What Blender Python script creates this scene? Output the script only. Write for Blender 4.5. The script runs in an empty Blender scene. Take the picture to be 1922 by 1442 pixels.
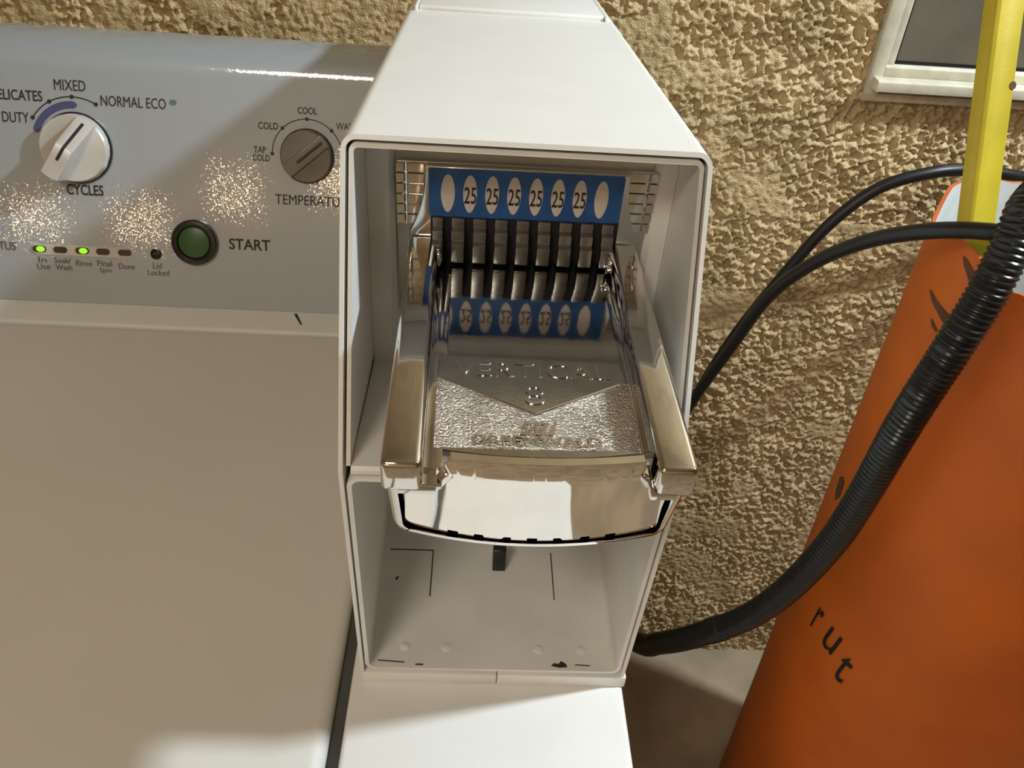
import bpy, bmesh, math, random
import numpy as np
from mathutils import Vector, Matrix, Euler

random.seed(7)
R = math.radians
scn = bpy.context.scene
col = scn.collection

# ------------------------------------------------------------------ camera, world, light, exposure
cam_d = bpy.data.cameras.new('camera')
cam = bpy.data.objects.new('camera', cam_d); col.objects.link(cam)
cam_d.sensor_fit = 'HORIZONTAL'; cam_d.sensor_width = 36.0
cam_d.lens = 1557.3 / 1922.0 * 36.0
cam_d.clip_start = 0.01
rot = Matrix(((0.9978780784, -0.0389702279, -0.0521599644),
              (-0.0192975054, 0.5880922818, -0.8085635871),
              (0.0621847797, 0.8078544358, 0.5860923679)))
cam.matrix_world = Matrix.Translation((0.05994, -0.31355, 0.45208)) @ rot.to_4x4()
scn.camera = cam

world = bpy.data.worlds.new('night'); scn.world = world
world.use_nodes = True
bg = world.node_tree.nodes['Background']
bg.inputs['Color'].default_value = (0.5, 0.5, 0.5, 1); bg.inputs['Strength'].default_value = 0.05

scn.view_settings.view_transform = 'Standard'
scn.view_settings.look = 'None'
scn.view_settings.gamma = 1.0
scn.view_settings.use_curve_mapping = False
scn.view_settings.exposure = 0.18

FLOOR = -0.93
CEIL = 1.55
WALL = 0.72
KEY_LOC = (1.46, 0.133, 1.36)      # bright white flood lamp to the right of the machine
KEY_POWER = 31.0
FILL_POWER = 12.0  # strength of the added fill panel

# ------------------------------------------------------------------ materials
MATS = {}
def nodes_of(m):
    m.use_nodes = True
    nt = m.node_tree
    return nt, nt.nodes, nt.links, nt.nodes['Principled BSDF']
def setp(b, **k):
    for n, v in k.items():
        n = n.replace('_', ' ')
        if n in b.inputs:
            b.inputs[n].default_value = v
def ramp(nd, c0, c1, p0=0.0, p1=1.0):
    r = nd.new('ShaderNodeValToRGB')
    r.color_ramp.elements[0].position = p0; r.color_ramp.elements[0].color = (*c0, 1)
    r.color_ramp.elements[1].position = p1; r.color_ramp.elements[1].color = (*c1, 1)
    return r
def mat(name, color, rough=0.5, metal=0.0, noise=0.06, nscale=30.0, bump=0.0, bscale=200.0, bdist=0.001,
        coat=0.0, rnoise=0.0, detail=3.0, **k):
    m = bpy.data.materials.new(name); nt, nd, lk, b = nodes_of(m)
    setp(b, Roughness=rough, Metallic=metal, **k)
    if coat: setp(b, Coat_Weight=coat, Coat_Roughness=0.08)
    tc = nd.new('ShaderNodeTexCoord')
    n = nd.new('ShaderNodeTexNoise'); n.inputs['Scale'].default_value = nscale; n.inputs['Detail'].default_value = detail
    lk.new(tc.outputs['Object'], n.inputs['Vector'])
    c = Vector(color)
    r = ramp(nd, tuple(c * (1 - noise)), tuple(min(1, x * (1 + noise)) for x in c), 0.35, 0.65)
    lk.new(n.outputs['Fac'], r.inputs['Fac']); lk.new(r.outputs['Color'], b.inputs['Base Color'])
    if rnoise:
        mr = nd.new('ShaderNodeMapRange'); mr.inputs['To Min'].default_value = max(0.02, rough - rnoise); mr.inputs['To Max'].default_value = rough + rnoise
        lk.new(n.outputs['Fac'], mr.inputs['Value']); lk.new(mr.outputs['Result'], b.inputs['Roughness'])
    if bump:
        n2 = nd.new('ShaderNodeTexNoise'); n2.inputs['Scale'].default_value = bscale; n2.inputs['Detail'].default_value = 4
        lk.new(tc.outputs['Object'], n2.inputs['Vector'])
        bp = nd.new('ShaderNodeBump'); bp.inputs['Strength'].default_value = bump; bp.inputs['Distance'].default_value = bdist
        lk.new(n2.outputs['Fac'], bp.inputs['Height']); lk.new(bp.outputs['Normal'], b.inputs['Normal'])
    MATS[name] = m
    return m

mat('white_enamel', (0.80, 0.80, 0.78), 0.42, noise=0.015, bump=0.08, bscale=900, bdist=0.0004)
mat('lid_enamel', (0.70, 0.68, 0.64), 0.42, noise=0.02, nscale=6, bump=0.05, bscale=900, bdist=0.0004)
mat('case_enamel', (0.83, 0.825, 0.80), 0.45, noise=0.015, bump=0.12, bscale=700, bdist=0.0004)
mat('liner_enamel', (0.74, 0.735, 0.71), 0.34, noise=0.05, nscale=25, bump=0.10, bscale=600, bdist=0.0004)
mat('vault_enamel', (0.78, 0.77, 0.74), 0.45, noise=0.06, nscale=18, bump=0.1, bscale=600, bdist=0.0004)
mat('chrome', (0.70, 0.69, 0.67), 0.07, 1.0, noise=0.04, nscale=60, bump=0.03, bscale=260, bdist=0.0003, rnoise=0.03)
mat('chrome_face', (0.86, 0.84, 0.81), 0.045, 1.0, noise=0.03, nscale=50, bump=0.015, bscale=120, bdist=0.0003)
mat('chrome_grain', (0.74, 0.72, 0.68), 0.09, 1.0, noise=0.08, nscale=400, bump=1.0, bscale=1100, bdist=0.0010)
mat('chrome_smooth', (0.62, 0.60, 0.57), 0.16, 1.0, noise=0.06, nscale=200, bump=0.15, bscale=700, bdist=0.0003, rnoise=0.06)
mat('deck_metal', (0.52, 0.525, 0.525), 0.06, 1.0, noise=0.06, nscale=90, bump=0.04, bscale=500, bdist=0.0003, rnoise=0.03)
mat('fin_metal', (0.27, 0.26, 0.245), 0.36, 1.0, noise=0.1, nscale=150, rnoise=0.08)
mat('black_void', (0.008, 0.008, 0.008), 0.8)
mat('brass', (0.75, 0.62, 0.30), 0.35, 0.8)
mat('blue_label', (0.010, 0.082, 0.27), 0.45, noise=0.18, nscale=90)
mat('label_white', (0.62, 0.55, 0.49), 0.5, noise=0.05, nscale=120)
mat('ink', (0.012, 0.012, 0.014), 0.5)
mat('grey_ink', (0.09, 0.09, 0.095), 0.55)
mat('blue_ink', (0.07, 0.075, 0.20), 0.5)
mat('eco_green', (0.10, 0.20, 0.13), 0.5)
mat('knob_plastic', (0.60, 0.59, 0.565), 0.35, 0.15)
mat('temp_knob_plastic', (0.15, 0.14, 0.125), 0.30, 0.25)
mat('button_ring', (0.012, 0.011, 0.010), 0.25, coat=0.5)
mat('button_green', (0.035, 0.115, 0.030), 0.35)
mat('lens_dark', (0.010, 0.010, 0.011), 0.2)
mat('led_strip', (0.60, 0.57, 0.52), 0.35)
mat('rubber', (0.010, 0.010, 0.0105), 0.42, noise=0.2, nscale=80, bump=0.1, bscale=500)
mat('hose_plastic', (0.011, 0.012, 0.0125), 0.30, noise=0.2, nscale=40)
mat('strip_grey', (0.075, 0.077, 0.075), 0.5)
mat('yellow_paint', (0.56, 0.43, 0.022), 0.42, noise=0.10, nscale=18, bump=0.1, bscale=300)
mat('bin_orange', (0.56, 0.115, 0.005), 0.62, noise=0.12, nscale=7, bump=0.12, bscale=60, bdist=0.002)
mat('bin_white', (0.72, 0.73, 0.72), 0.45)
mat('smudge', (0.09, 0.035, 0.014), 0.7, noise=0.3)
mat('window_paint', (0.74, 0.69, 0.55), 0.5, noise=0.10, nscale=45, bump=0.2, bscale=160)
mat('caulk', (0.62, 0.52, 0.36), 0.8, noise=0.15, nscale=60, bump=0.4, bscale=120, bdist=0.002)
mat('concrete', (0.42, 0.33, 0.225), 0.85, noise=0.18, nscale=9, bump=0.4, bscale=90, bdist=0.002)
mat('ceiling_paint', (0.50, 0.40, 0.27), 0.9, noise=0.05)
mat('door_white', (0.8, 0.79, 0.77), 0.5)
mat('dark_metal', (0.03, 0.03, 0.03), 0.4, 0.5)
mat('chip', (0.03, 0.026, 0.022), 0.7, noise=0.4)
mat('dark_cloth', (0.008, 0.008, 0.010), 0.9)

def emit_mat(name, color, strength, base=(0.8, 0.8, 0.8)):
    m = bpy.data.materials.new(name); nt, nd, lk, b = nodes_of(m)
    setp(b, Base_Color=(*base, 1), Emission_Color=(*color, 1), Emission_Strength=strength, Roughness=0.4)
    MATS[name] = m
emit_mat('led_green', (0.20, 1.0, 0.01), 1.5, (0.1, 0.5, 0.02))
emit_mat('lamp_diffuser', (1.0, 0.96, 0.88), 6.0)
emit_mat('bulb_glass', (1.0, 0.70, 0.42), 24.0)
emit_mat('fill_diffuser', (1.0, 0.89, 0.74), 2.0)  # glow of the added fill panel

def stucco(name, c0, c1, bump):
    m = bpy.data.materials.new(name); nt, nd, lk, b = nodes_of(m)
    tc = nd.new('ShaderNodeTexCoord')
    n = nd.new('ShaderNodeTexNoise'); n.inputs['Scale'].default_value = 14; n.inputs['Detail'].default_value = 6
    lk.new(tc.outputs['Object'], n.inputs['Vector'])
    r = ramp(nd, c0, c1, 0.35, 0.68); lk.new(n.outputs['Fac'], r.inputs['Fac']); lk.new(r.outputs['Color'], b.inputs['Base Color'])
    n2 = nd.new('ShaderNodeTexNoise'); n2.inputs['Scale'].default_value = 480; n2.inputs['Detail'].default_value = 3
    lk.new(tc.outputs['Object'], n2.inputs['Vector'])
    bp = nd.new('ShaderNodeBump'); bp.inputs['Strength'].default_value = bump; bp.inputs['Distance'].default_value = 0.0022
    lk.new(n2.outputs['Fac'], bp.inputs['Height']); lk.new(bp.outputs['Normal'], b.inputs['Normal'])
    setp(b, Roughness=0.42, Specular_IOR_Level=0.6)
    MATS[name] = m
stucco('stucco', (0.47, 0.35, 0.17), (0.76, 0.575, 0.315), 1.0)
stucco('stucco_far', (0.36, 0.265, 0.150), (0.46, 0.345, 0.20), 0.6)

# console paint: silver with metallic flakes that each tilt a little (glitter)
def console_paint():
    m = bpy.data.materials.new('console_paint'); nt, nd, lk, b = nodes_of(m)
    tc = nd.new('ShaderNodeTexCoord')
    v = nd.new('ShaderNodeTexVoronoi'); v.inputs['Scale'].default_value = 950
    lk.new(tc.outputs['Object'], v.inputs['Vector'])
    sub = nd.new('ShaderNodeVectorMath'); sub.operation = 'SUBTRACT'; sub.inputs[1].default_value = (0.5, 0.5, 0.5)
    lk.new(v.outputs['Color'], sub.inputs[0])
    sc = nd.new('ShaderNodeVectorMath'); sc.operation = 'SCALE'; sc.inputs['Scale'].default_value = 0.036
    lk.new(sub.outputs[0], sc.inputs[0])
    g = nd.new('ShaderNodeNewGeometry')
    add = nd.new('ShaderNodeVectorMath'); add.operation = 'ADD'
    lk.new(g.outputs['Normal'], add.inputs[0]); lk.new(sc.outputs[0], add.inputs[1])
    nm = nd.new('ShaderNodeVectorMath'); nm.operation = 'NORMALIZE'; lk.new(add.outputs[0], nm.inputs[0])
    setp(b, Base_Color=(0.38, 0.43, 0.475, 1), Metallic=0.15, Roughness=0.5, Coat_Weight=1.0, Coat_IOR=1.7, Coat_Roughness=0.055)
    lk.new(nm.outputs[0], b.inputs['Coat Normal'])
    MATS['console_paint'] = m
console_paint()

def glass_mat():
    m = bpy.data.materials.new('window_glass'); nt, nd, lk, b = nodes_of(m)
    tc = nd.new('ShaderNodeTexCoord')
    n = nd.new('ShaderNodeTexNoise'); n.inputs['Scale'].default_value = 7; n.inputs['Detail'].default_value = 4
    lk.new(tc.outputs['Object'], n.inputs['Vector'])
    r = ramp(nd, (0.13, 0.115, 0.085), (0.20, 0.18, 0.14), 0.35, 0.7); lk.new(n.outputs['Fac'], r.inputs['Fac']); lk.new(r.outputs['Color'], b.inputs['Base Color'])
    setp(b, Roughness=0.18)
    MATS['window_glass'] = m
glass_mat()

# ------------------------------------------------------------------ helpers
def tag(o, label=None, cat=None, group=None, kind=None):
    if label: o['label'] = label
    if cat: o['category'] = cat
    if group: o['group'] = group
    if kind: o['kind'] = kind
    return o
def empty(name, loc=(0, 0, 0), rotm=(0, 0, 0)):
    o = bpy.data.objects.new(name, None); col.objects.link(o)
    o.location = loc; o.rotation_euler = rotm; o.empty_display_size = 0.02
    return o
def finish(me, smooth=32):
    if smooth:
        for p in me.polygons: p.use_smooth = True
        me.set_sharp_from_angle(angle=R(smooth))
def link(name, me, material, parent=None, smooth=32):
    if material and not me.materials: me.materials.append(MATS[material])
    finish(me, smooth)
    o = bpy.data.objects.new(name, me); col.objects.link(o)
    if parent: o.parent = parent
    return o
def obj(name, verts, faces, material, parent=None, smooth=32, recalc=True):
    me = bpy.data.meshes.new(name); me.from_pydata([tuple(v) for v in verts], [], faces); me.update()
    if recalc:
        bm = bmesh.new(); bm.from_mesh(me); bmesh.ops.recalc_face_normals(bm, faces=bm.faces); bm.to_mesh(me); bm.free()
    return link(name, me, material, parent, smooth)
def share(o, name, parent, loc=None, rotm=None):
    c = bpy.data.objects.new(name, o.data); col.objects.link(c); c.parent = parent
    if loc: c.location = loc
    if rotm: c.rotation_euler = rotm
    return c
class MB:
    def __init__(s): s.v = []; s.f = []
    def add(s, v, f):
        b = len(s.v); s.v += [tuple(q) for q in v]; s.f += [[b + i for i in q] for q in f]
    def box(s, x0, x1, y0, y1, z0, z1):
        s.add([(x0, y0, z0), (x1, y0, z0), (x1, y1, z0), (x0, y1, z0), (x0, y0, z1), (x1, y0, z1), (x1, y1, z1), (x0, y1, z1)],
              [(0, 3, 2, 1), (4, 5, 6, 7), (0, 1, 5, 4), (1, 2, 6, 5), (2, 3, 7, 6), (3, 0, 4, 7)])
    def prism(s, pts, z0, z1, axis='z'):
        n = len(pts)
        def mk(p, z):
            return (p[0], p[1], z) if axis == 'z' else ((z, p[0], p[1]) if axis == 'x' else (p[0], z, p[1]))
        v = [mk(p, z0) for p in pts] + [mk(p, z1) for p in pts]
        f = [tuple(range(n))[::-1], tuple(range(n, 2 * n))] + [(i, (i + 1) % n, n + (i + 1) % n, n + i) for i in range(n)]
        s.add(v, f)
    def build(s, name, material, parent=None, smooth=32, bevel=0.0, seg=2):
        me = bpy.data.meshes.new(name); me.from_pydata(s.v, [], s.f); me.update()
        bm = bmesh.new(); bm.from_mesh(me); bmesh.ops.recalc_face_normals(bm, faces=bm.faces)
        if bevel:
            ed = [e for e in bm.edges if e.is_manifold and e.calc_face_angle(0) > R(25)]
            bmesh.ops.bevel(bm, geom=ed, offset=bevel, segments=seg, profile=0.5, affect='EDGES', clamp_overlap=True)
        bm.to_mesh(me); bm.free()
        return link(name, me, material, parent, smooth)
def box(name, x0, x1, y0, y1, z0, z1, material, parent=None, bevel=0.0, seg=2):
    m = MB(); m.box(x0, x1, y0, y1, z0, z1); return m.build(name, material, parent, bevel=bevel, seg=seg)
def rrect(x0, x1, z0, z1, r, n=5):
    pts = []
    for cx, cz, a0 in ((x1 - r, z1 - r, 0), (x0 + r, z1 - r, 90), (x0 + r, z0 + r, 180), (x1 - r, z0 + r, 270)):
        for i in range(n + 1):
            a = R(a0 + 90 * i / n); pts.append((cx + r * math.cos(a), cz + r * math.sin(a)))
    return pts
def circle(cx, cy, r, n=32, ry=None):
    return [(cx + r * math.cos(2 * math.pi * i / n), cy + (ry or r) * math.sin(2 * math.pi * i / n)) for i in range(n)]
def lathe(profile, n=40):
    """profile (r, z) revolved round z"""
    v = []; f = []
    for r, z in profile:
        for i in range(n):
            a = 2 * math.pi * i / n; v.append((r * math.cos(a), r * math.sin(a), z))
    for j in range(len(profile) - 1):
        for i in range(n):
            f.append((j * n + i, j * n + (i + 1) % n, (j + 1) * n + (i + 1) % n, (j + 1) * n + i))
    if profile[-1][0] > 1e-6: f.append(tuple((len(profile) - 1) * n + i for i in range(n)))
    if profile[0][0] > 1e-6: f.append(tuple(range(n))[::-1])
    return v, f
def catmull(pts, step=0.006):
    P = [Vector(p) for p in pts]; P = [2 * P[0] - P[1]] + P + [2 * P[-1] - P[-2]]
    out = []
    for i in range(1, len(P) - 2):
        n = max(2, int((P[i + 1] - P[i]).length / step))
        for k in range(n):
            t = k / n; a, b, c, d = P[i - 1:i + 3]
            out.append(0.5 * ((2 * b) + (c - a) * t + (2 * a - 5 * b + 4 * c - d) * t * t + (3 * b - a - 3 * c + d) * t ** 3))
    out.append(P[-2]); return out
def tube(name, path, rad, material, parent=None, n=16):
    """rad: function of arc length"""
    v = []; f = []; L = 0
    up = Vector((0, 0, 1)); prev = None
    for i, p in enumerate(path):
        t = (path[min(i + 1, len(path) - 1)] - path[max(i - 1, 0)]).normalized()
        if prev is None:
            s = t.cross(up).normalized()
        else:
            s = (prev - t * prev.dot(t)).normalized()
        prev = s; u = s.cross(t)
        if i: L += (p - path[i - 1]).length
        r = rad(L)
        for k in range(n):
            a = 2 * math.pi * k / n; v.append(p + (s * math.cos(a) + u * math.sin(a)) * r)
    m = len(path)
    for j in range(m - 1):
        for k in range(n):
            f.append((j * n + k, j * n + (k + 1) % n, (j + 1) * n + (k + 1) % n, (j + 1) * n + k))
    f.append(tuple(range(n))[::-1]); f.append(tuple((m - 1) * n + k for k in range(n)))
    return obj(name, v, f, material, parent, smooth=50)

def text_mesh(s, w=None, h=None, extrude=0.0, align='CENTER', shear=0.0, bold=0.0):
    """flat lettering in the XY plane, bounding box scaled to w x h"""
    cu = bpy.data.curves.new('t', 'FONT'); cu.body = s; cu.size = 1.0; cu.extrude = 0.0; cu.shear = shear; cu.offset = bold
    cu.resolution_u = 3; cu.extrude = 0.2 if extrude else 0.0
    o = bpy.data.objects.new('t', cu); col.objects.link(o)
    dg = bpy.context.evaluated_depsgraph_get(); ev = o.evaluated_get(dg)
    me = bpy.data.meshes.new_from_object(ev)
    bpy.data.objects.remove(o); bpy.data.curves.remove(cu)
    co = np.array([v.co[:] for v in me.vertices]); mn = co.min(0); mx = co.max(0)
    sx = w / (mx[0] - mn[0]) if w else None; sy = h / (mx[1] - mn[1]) if h else None
    sx = sx or sy; sy = sy or sx
    ax = {'CENTER': (mn[0] + mx[0]) / 2, 'LEFT': mn[0], 'RIGHT': mx[0]}[align]
    co[:, 0] = (co[:, 0] - ax) * sx; co[:, 1] = (co[:, 1] - (mn[1] + mx[1]) / 2) * sy
    if extrude: co[:, 2] = np.where(co[:, 2] > 0, extrude, 0.0)
    for i, v in enumerate(me.vertices): v.co = co[i]
    me.materials.clear(); me.update()
    return me
def text_obj(name, s, loc, material, parent, w=None, h=None, extrude=0.0, align='CENTER', rotm=(0, 0, 0), shear=0.0, bold=0.0):
    me = text_mesh(s, w, h, extrude, align, shear, bold); me.name = name
    o = link(name, me, material, parent, smooth=0); o.location = loc; o.rotation_euler = rotm
    return o

# ------------------------------------------------------------------ room shell
def value_noise(x, z, cell, seed):
    rng = np.random.RandomState(seed); T = rng.rand(257, 257)
    u = x / cell; w = z / cell; i = np.floor(u).astype(int); j = np.floor(w).astype(int)
    fu = u - i; fw = w - j; fu = fu * fu * (3 - 2 * fu); fw = fw * fw * (3 - 2 * fw)
    i %= 256; j %= 256
    return (T[i, j] * (1 - fu) + T[i + 1, j] * fu) * (1 - fw) + (T[i, j + 1] * (1 - fu) + T[i + 1, j + 1] * fu) * fw
def smooth(a, lo, hi):
    t = np.clip((a - lo) / (hi - lo), 0, 1); return t * t * (3 - 2 * t)
def relief_patch(x0, x1, z0, z1, st):
    nx = int((x1 - x0) / st) + 1; nz = int((z1 - z0) / st) + 1
    X, Z = np.meshgrid(np.linspace(x0, x1, nx), np.linspace(z0, z1, nz))
    wx = X + 0.005 * (value_noise(X, Z, 0.011, 21) - 0.5) + 0.002 * (value_noise(X, Z, 0.0045, 23) - 0.5)
    wz = Z + 0.005 * (value_noise(X, Z, 0.011, 22) - 0.5) + 0.002 * (value_noise(X, Z, 0.0045, 24) - 0.5)
    a = value_noise(wx + 5, wz + 5, 0.0062, 3); b = value_noise(wx + 9, wz + 3, 0.0036, 4); c = value_noise(wx, wz, 0.045, 5); d = value_noise(wx, wz, 0.15, 6)
    g = 0.50 * a + 0.50 * b
    h = 0.0078 * smooth(g, 0.22, 0.80) + 0.0016 * value_noise(X + 2, Z + 2, 0.0036, 9)   # thrown grains
    flat = smooth(0.5 * c + 0.5 * d, 0.54, 0.66)   # trowelled smooth patches
    h = h * (1 - 0.70 * flat) + 0.0038 * flat + 0.002 * c
    # keep the wall flush where the window sits
    mask = smooth(X, 0.524, 0.532) * (1 - smooth(X, 1.055, 1.07)) * smooth(Z, 0.156, 0.166)
    h = h * (1 - mask) + 0.002 * mask
    V = np.stack([X, WALL - h, Z], -1).reshape(-1, 3)
    idx = np.arange(nx * nz).reshape(nz, nx)
    F = np.stack([idx[:-1, :-1], idx[:-1, 1:], idx[1:, 1:], idx[1:, :-1]], -1).reshape(-1, 4)
    me = bpy.data.meshes.new('stucco_relief')
    me.vertices.add(len(V)); me.vertices.foreach_set('co', V.ravel())
    me.loops.add(F.size); me.loops.foreach_set('vertex_index', F.ravel())
    me.polygons.add(len(F)); me.polygons.foreach_set('loop_start', np.arange(len(F)) * 4); me.polygons.foreach_set('loop_total', np.full(len(F), 4))
    me.polygons.foreach_set('use_smooth', np.ones(len(F), dtype=bool))
    me.update(); me.validate()
    me.materials.append(MATS['stucco'])
    return me
def make_back_wall():
    # solid masonry with the thrown stucco relief on the part the machine stands against
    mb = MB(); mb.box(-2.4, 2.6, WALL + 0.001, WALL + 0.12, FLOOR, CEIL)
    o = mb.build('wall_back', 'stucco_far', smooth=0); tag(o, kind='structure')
    for rect in ((0.08, 1.02, FLOOR, 0.56, 0.0017), (-0.70, 0.08, 0.10, 0.56, 0.0017)):
        r = bpy.data.objects.new('stucco_relief', relief_patch(*rect)); col.objects.link(r); r.parent = o
        tag(r, kind='stuff')
    return o
make_back_wall()
def struct(name, *a, material):
    o = box(name, *a, material); tag(o, kind='structure'); return o
struct('floor', -2.4, 2.6, -2.2, WALL + 0.12, FLOOR - 0.1, FLOOR, material='concrete')
struct('ceiling', -2.4, 2.6, -2.2, WALL + 0.12, CEIL, CEIL + 0.1, material='ceiling_paint')
struct('wall_left', -2.5, -2.4, -2.2, WALL + 0.12, FLOOR, CEIL, material='stucco_far')
struct('wall_right', 2.6, 2.7, -2.2, WALL + 0.12, FLOOR, CEIL, material='stucco_far')
struct('wall_front', -2.4, 2.6, -2.3, -2.2, FLOOR, CEIL, material='stucco_far')

def make_window():
    w = empty('window_1', (0.529, WALL, 0.164)); tag(w, kind='structure')
    W, H = 0.53, 0.62
    def ring(name, x0, x1, z0, z1, t, ya, yb, m, bev=0.0015):
        mb = MB()
        mb.box(x0, x0 + t, ya, yb, z0, z1); mb.box(x1 - t, x1, ya, yb, z0, z1)
        mb.box(x0 + t, x1 - t, ya, yb, z1 - t, z1)
        return mb.build(name, m, w, bevel=bev)
    # caulk bead on the stucco, outer frame, stepped bottom rail, inner sash and pane
    mb = MB(); mb.prism(rrect(-0.004, W + 0.004, -0.001, 0.008, 0.003), -0.014, -0.001, 'y'); mb.build('caulk_bead', 'caulk', w, bevel=0.001)
    ring('outer_frame', 0.0, W, 0.0, H, 0.017, -0.013, -0.001, 'window_paint')
    ring('sash_frame', 0.017, W - 0.017, 0.030, H - 0.017, 0.010, -0.010, -0.001, 'window_paint')
    m = MB(); m.prism([(-0.030, 0.0145), (-0.030, 0.026), (-0.0285, 0.0275), (-0.012, 0.0285), (-0.001, 0.0285), (-0.001, 0.0145)], 0.005, W - 0.005, 'x'); m.build('bottom_rail', 'window_paint', w, bevel=0.001)
    m = MB(); m.prism([(-0.013, 0.0285), (-0.013, 0.039), (-0.010, 0.042), (-0.001, 0.042), (-0.001, 0.0285)], 0.017, W - 0.017, 'x'); m.build('sash_rail', 'window_paint', w, bevel=0.0008)
    m = MB(); m.box(0.027, W - 0.027, -0.004, -0.001, 0.042, H - 0.027); m.build('pane', 'window_glass', w)
    m = MB(); m.box(0.027, W - 0.027, -0.0055, -0.0035, 0.042, 0.046); m.box(0.027, 0.030, -0.0055, -0.0035, 0.042, H - 0.027); m.build('glazing_gasket', 'rubber', w)
make_window()

# ------------------------------------------------------------------ washing machine
wm = empty('washing_machine', (0, 0, FLOOR))
tag(wm, 'white top-load washing machine with silver control console and closed lid', 'washing machine')
ZB = -FLOOR      # children keep solved coordinates: shift by +0.93
def W_(o): o.location.z += ZB; return o
TZ = -0.010
W_(box('cabinet', -0.522, 0.165, -0.295, 0.590, FLOOR + 0.02, -0.030, 'white_enamel', wm, bevel=0.006))
m = MB()
m.prism([(-0.0065, -0.305), (0.1655, -0.305), (0.1655, 0.592), (-0.522, 0.592), (-0.522, 0.3985), (-0.0065, 0.3985)], -0.030, TZ)
W_(m.build('top_panel', 'white_enamel', wm, bevel=0.0035, seg=4))
# lid: shallow pan with rolled edges
def make_lid():
    x0, x1, y0, y1 = -0.515, -0.0150, -0.302, 0.3950
    rz = 0.009; rings = []
    for k in range(7):
        a = R(90 * k / 6); ins = rz * (1 - math.cos(a)); z = TZ + 0.001 - rz * (1 - math.sin(a))
        rings.append((ins, z))
    v = []; f = []
    n = None
    for ins, z in rings:
        p = rrect(x0 + ins, x1 - ins, y0 + ins, y1 - ins, 0.016 - ins * 0.6, 5)
        n = len(p); v += [(a, b, z) for a, b in p]
    v2 = [(a, b, -0.0305) for a, b in rrect(x0, x1, y0, y1, 0.016, 5)]
    v = v2 + v
    for j in range(len(rings)):
        for i in range(n): f.append((j * n + i, j * n + (i + 1) % n, (j + 1) * n + (i + 1) % n, (j + 1) * n + i))
    f.append(tuple(len(rings) * n + i for i in range(n))); f.append(tuple(range(n))[::-1])
    return obj('lid', v, f, 'lid_enamel', wm, smooth=40)
W_(make_lid())
W_(box('gap_strip', -0.0148, -0.0068, -0.295, 0.3955, -0.0300, -0.0205, 'strip_grey', wm))  # dark grey strip along the bottom of the lid gap

# console, face tilted back 20 degrees
CT = R(20); CP = Vector((0, 0.437, -0.010)); CUP = Vector((0, math.sin(CT), math.cos(CT))); CN = Vector((0, -math.cos(CT), math.sin(CT)))
def cpt(x, h, out=0.0): return CP + Vector((x, 0, 0)) + CUP * h + CN * out
def make_console():
    pf = []
    for hh in (0.0005, 0.004, 0.222):
        q = CP + CUP * hh; pf.append((q.y, q.z))
    top = CP + CUP * 0.229
    pf.append((top.y, top.z))
    # rolled upper edge then the flat top
    c0 = Vector((top.y, top.z)); d0 = Vector((CUP.y, CUP.z)); 
    p1 = Vector((0.5290, 0.2235)); p2 = Vector((0.578, 0.2265))
    ctrl = c0 + d0 * 0.0125
    for k in range(1, 9):
        t = k / 8; q = (1 - t) ** 2 * c0 + 2 * t * (1 - t) * ctrl + t * t * p1; pf.append((q.x, q.y))
    pf.append((p2.x, p2.y))
    for k in range(1, 5):
        a = R(90 - 90 * k / 4); pf.append((0.578 + 0.010 * math.cos(a), 0.2165 + 0.010 * math.sin(a)))
    pf.append((0.588, -0.0095))
    m = MB(); m.prism(pf, -0.520, -0.0015, 'x')
    return m.build('console', 'console_paint', wm, smooth=35)
con = W_(make_console())
CROT = Euler((math.pi / 2 - CT, 0, 0))     # local XY plane -> console face
def con_text(s, x, h, w=None, hh=None, align='CENTER', material='ink', name='lettering', bold=0.0):
    return text_obj(name, s, cpt(x, h, 0.0004), material, con, w=w, h=hh, align=align, rotm=CROT, bold=bold)
def con_mesh(name, mb_or_vf, material, parent, x=0, h=0, out=0.0003, smooth=32):
    v, f = mb_or_vf
    o = obj(name, v, f, material, parent, smooth=smooth); o.location = cpt(x, h, out); o.rotation_euler = CROT
    return o
con_text('MIXED', -0.3344, 0.2127, 0.0295, 0.0098, bold=0.0)
con_text('NORMAL ECO', -0.3063, 0.2003, 0.0620, 0.0098, 'LEFT', bold=0.0)
con_text('DELICATES', -0.3613, 0.2012, 0.0495, 0.0098, 'RIGHT', bold=0.010)
con_text('HEAVY DUTY', -0.3760, 0.1805, 0.0580, 0.0098, 'RIGHT', bold=0.0)
con_text('CYCLES', -0.3285, 0.1146, 0.0358, 0.0105, bold=0.016)
con_text('TEMPERATURE', -0.1417, 0.1150, 0.0775, 0.0098, 'LEFT', bold=0.0)
con_text('COOL', -0.1083, 0.2014, 0.0190, 0.0066, bold=0.010)
con_text('COLD', -0.1370, 0.1852, 0.0195, 0.0066, 'RIGHT', bold=0.010)
con_text('TAP', -0.1555, 0.1622, 0.0120, 0.0062, bold=0.010)
con_text('COLD', -0.1545, 0.1545, 0.0170, 0.0062, bold=0.010)
con_text('WARM', -0.0805, 0.1885, 0.0220, 0.0066, 'LEFT', bold=0.0)
con_text('START', -0.1894, 0.0680, 0.0415, 0.0112, 'LEFT', bold=0.016)
con_text('STATUS', -0.4020, 0.0555, 0.0330, 0.0085, 'RIGHT', 'grey_ink', bold=0.010)
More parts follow.
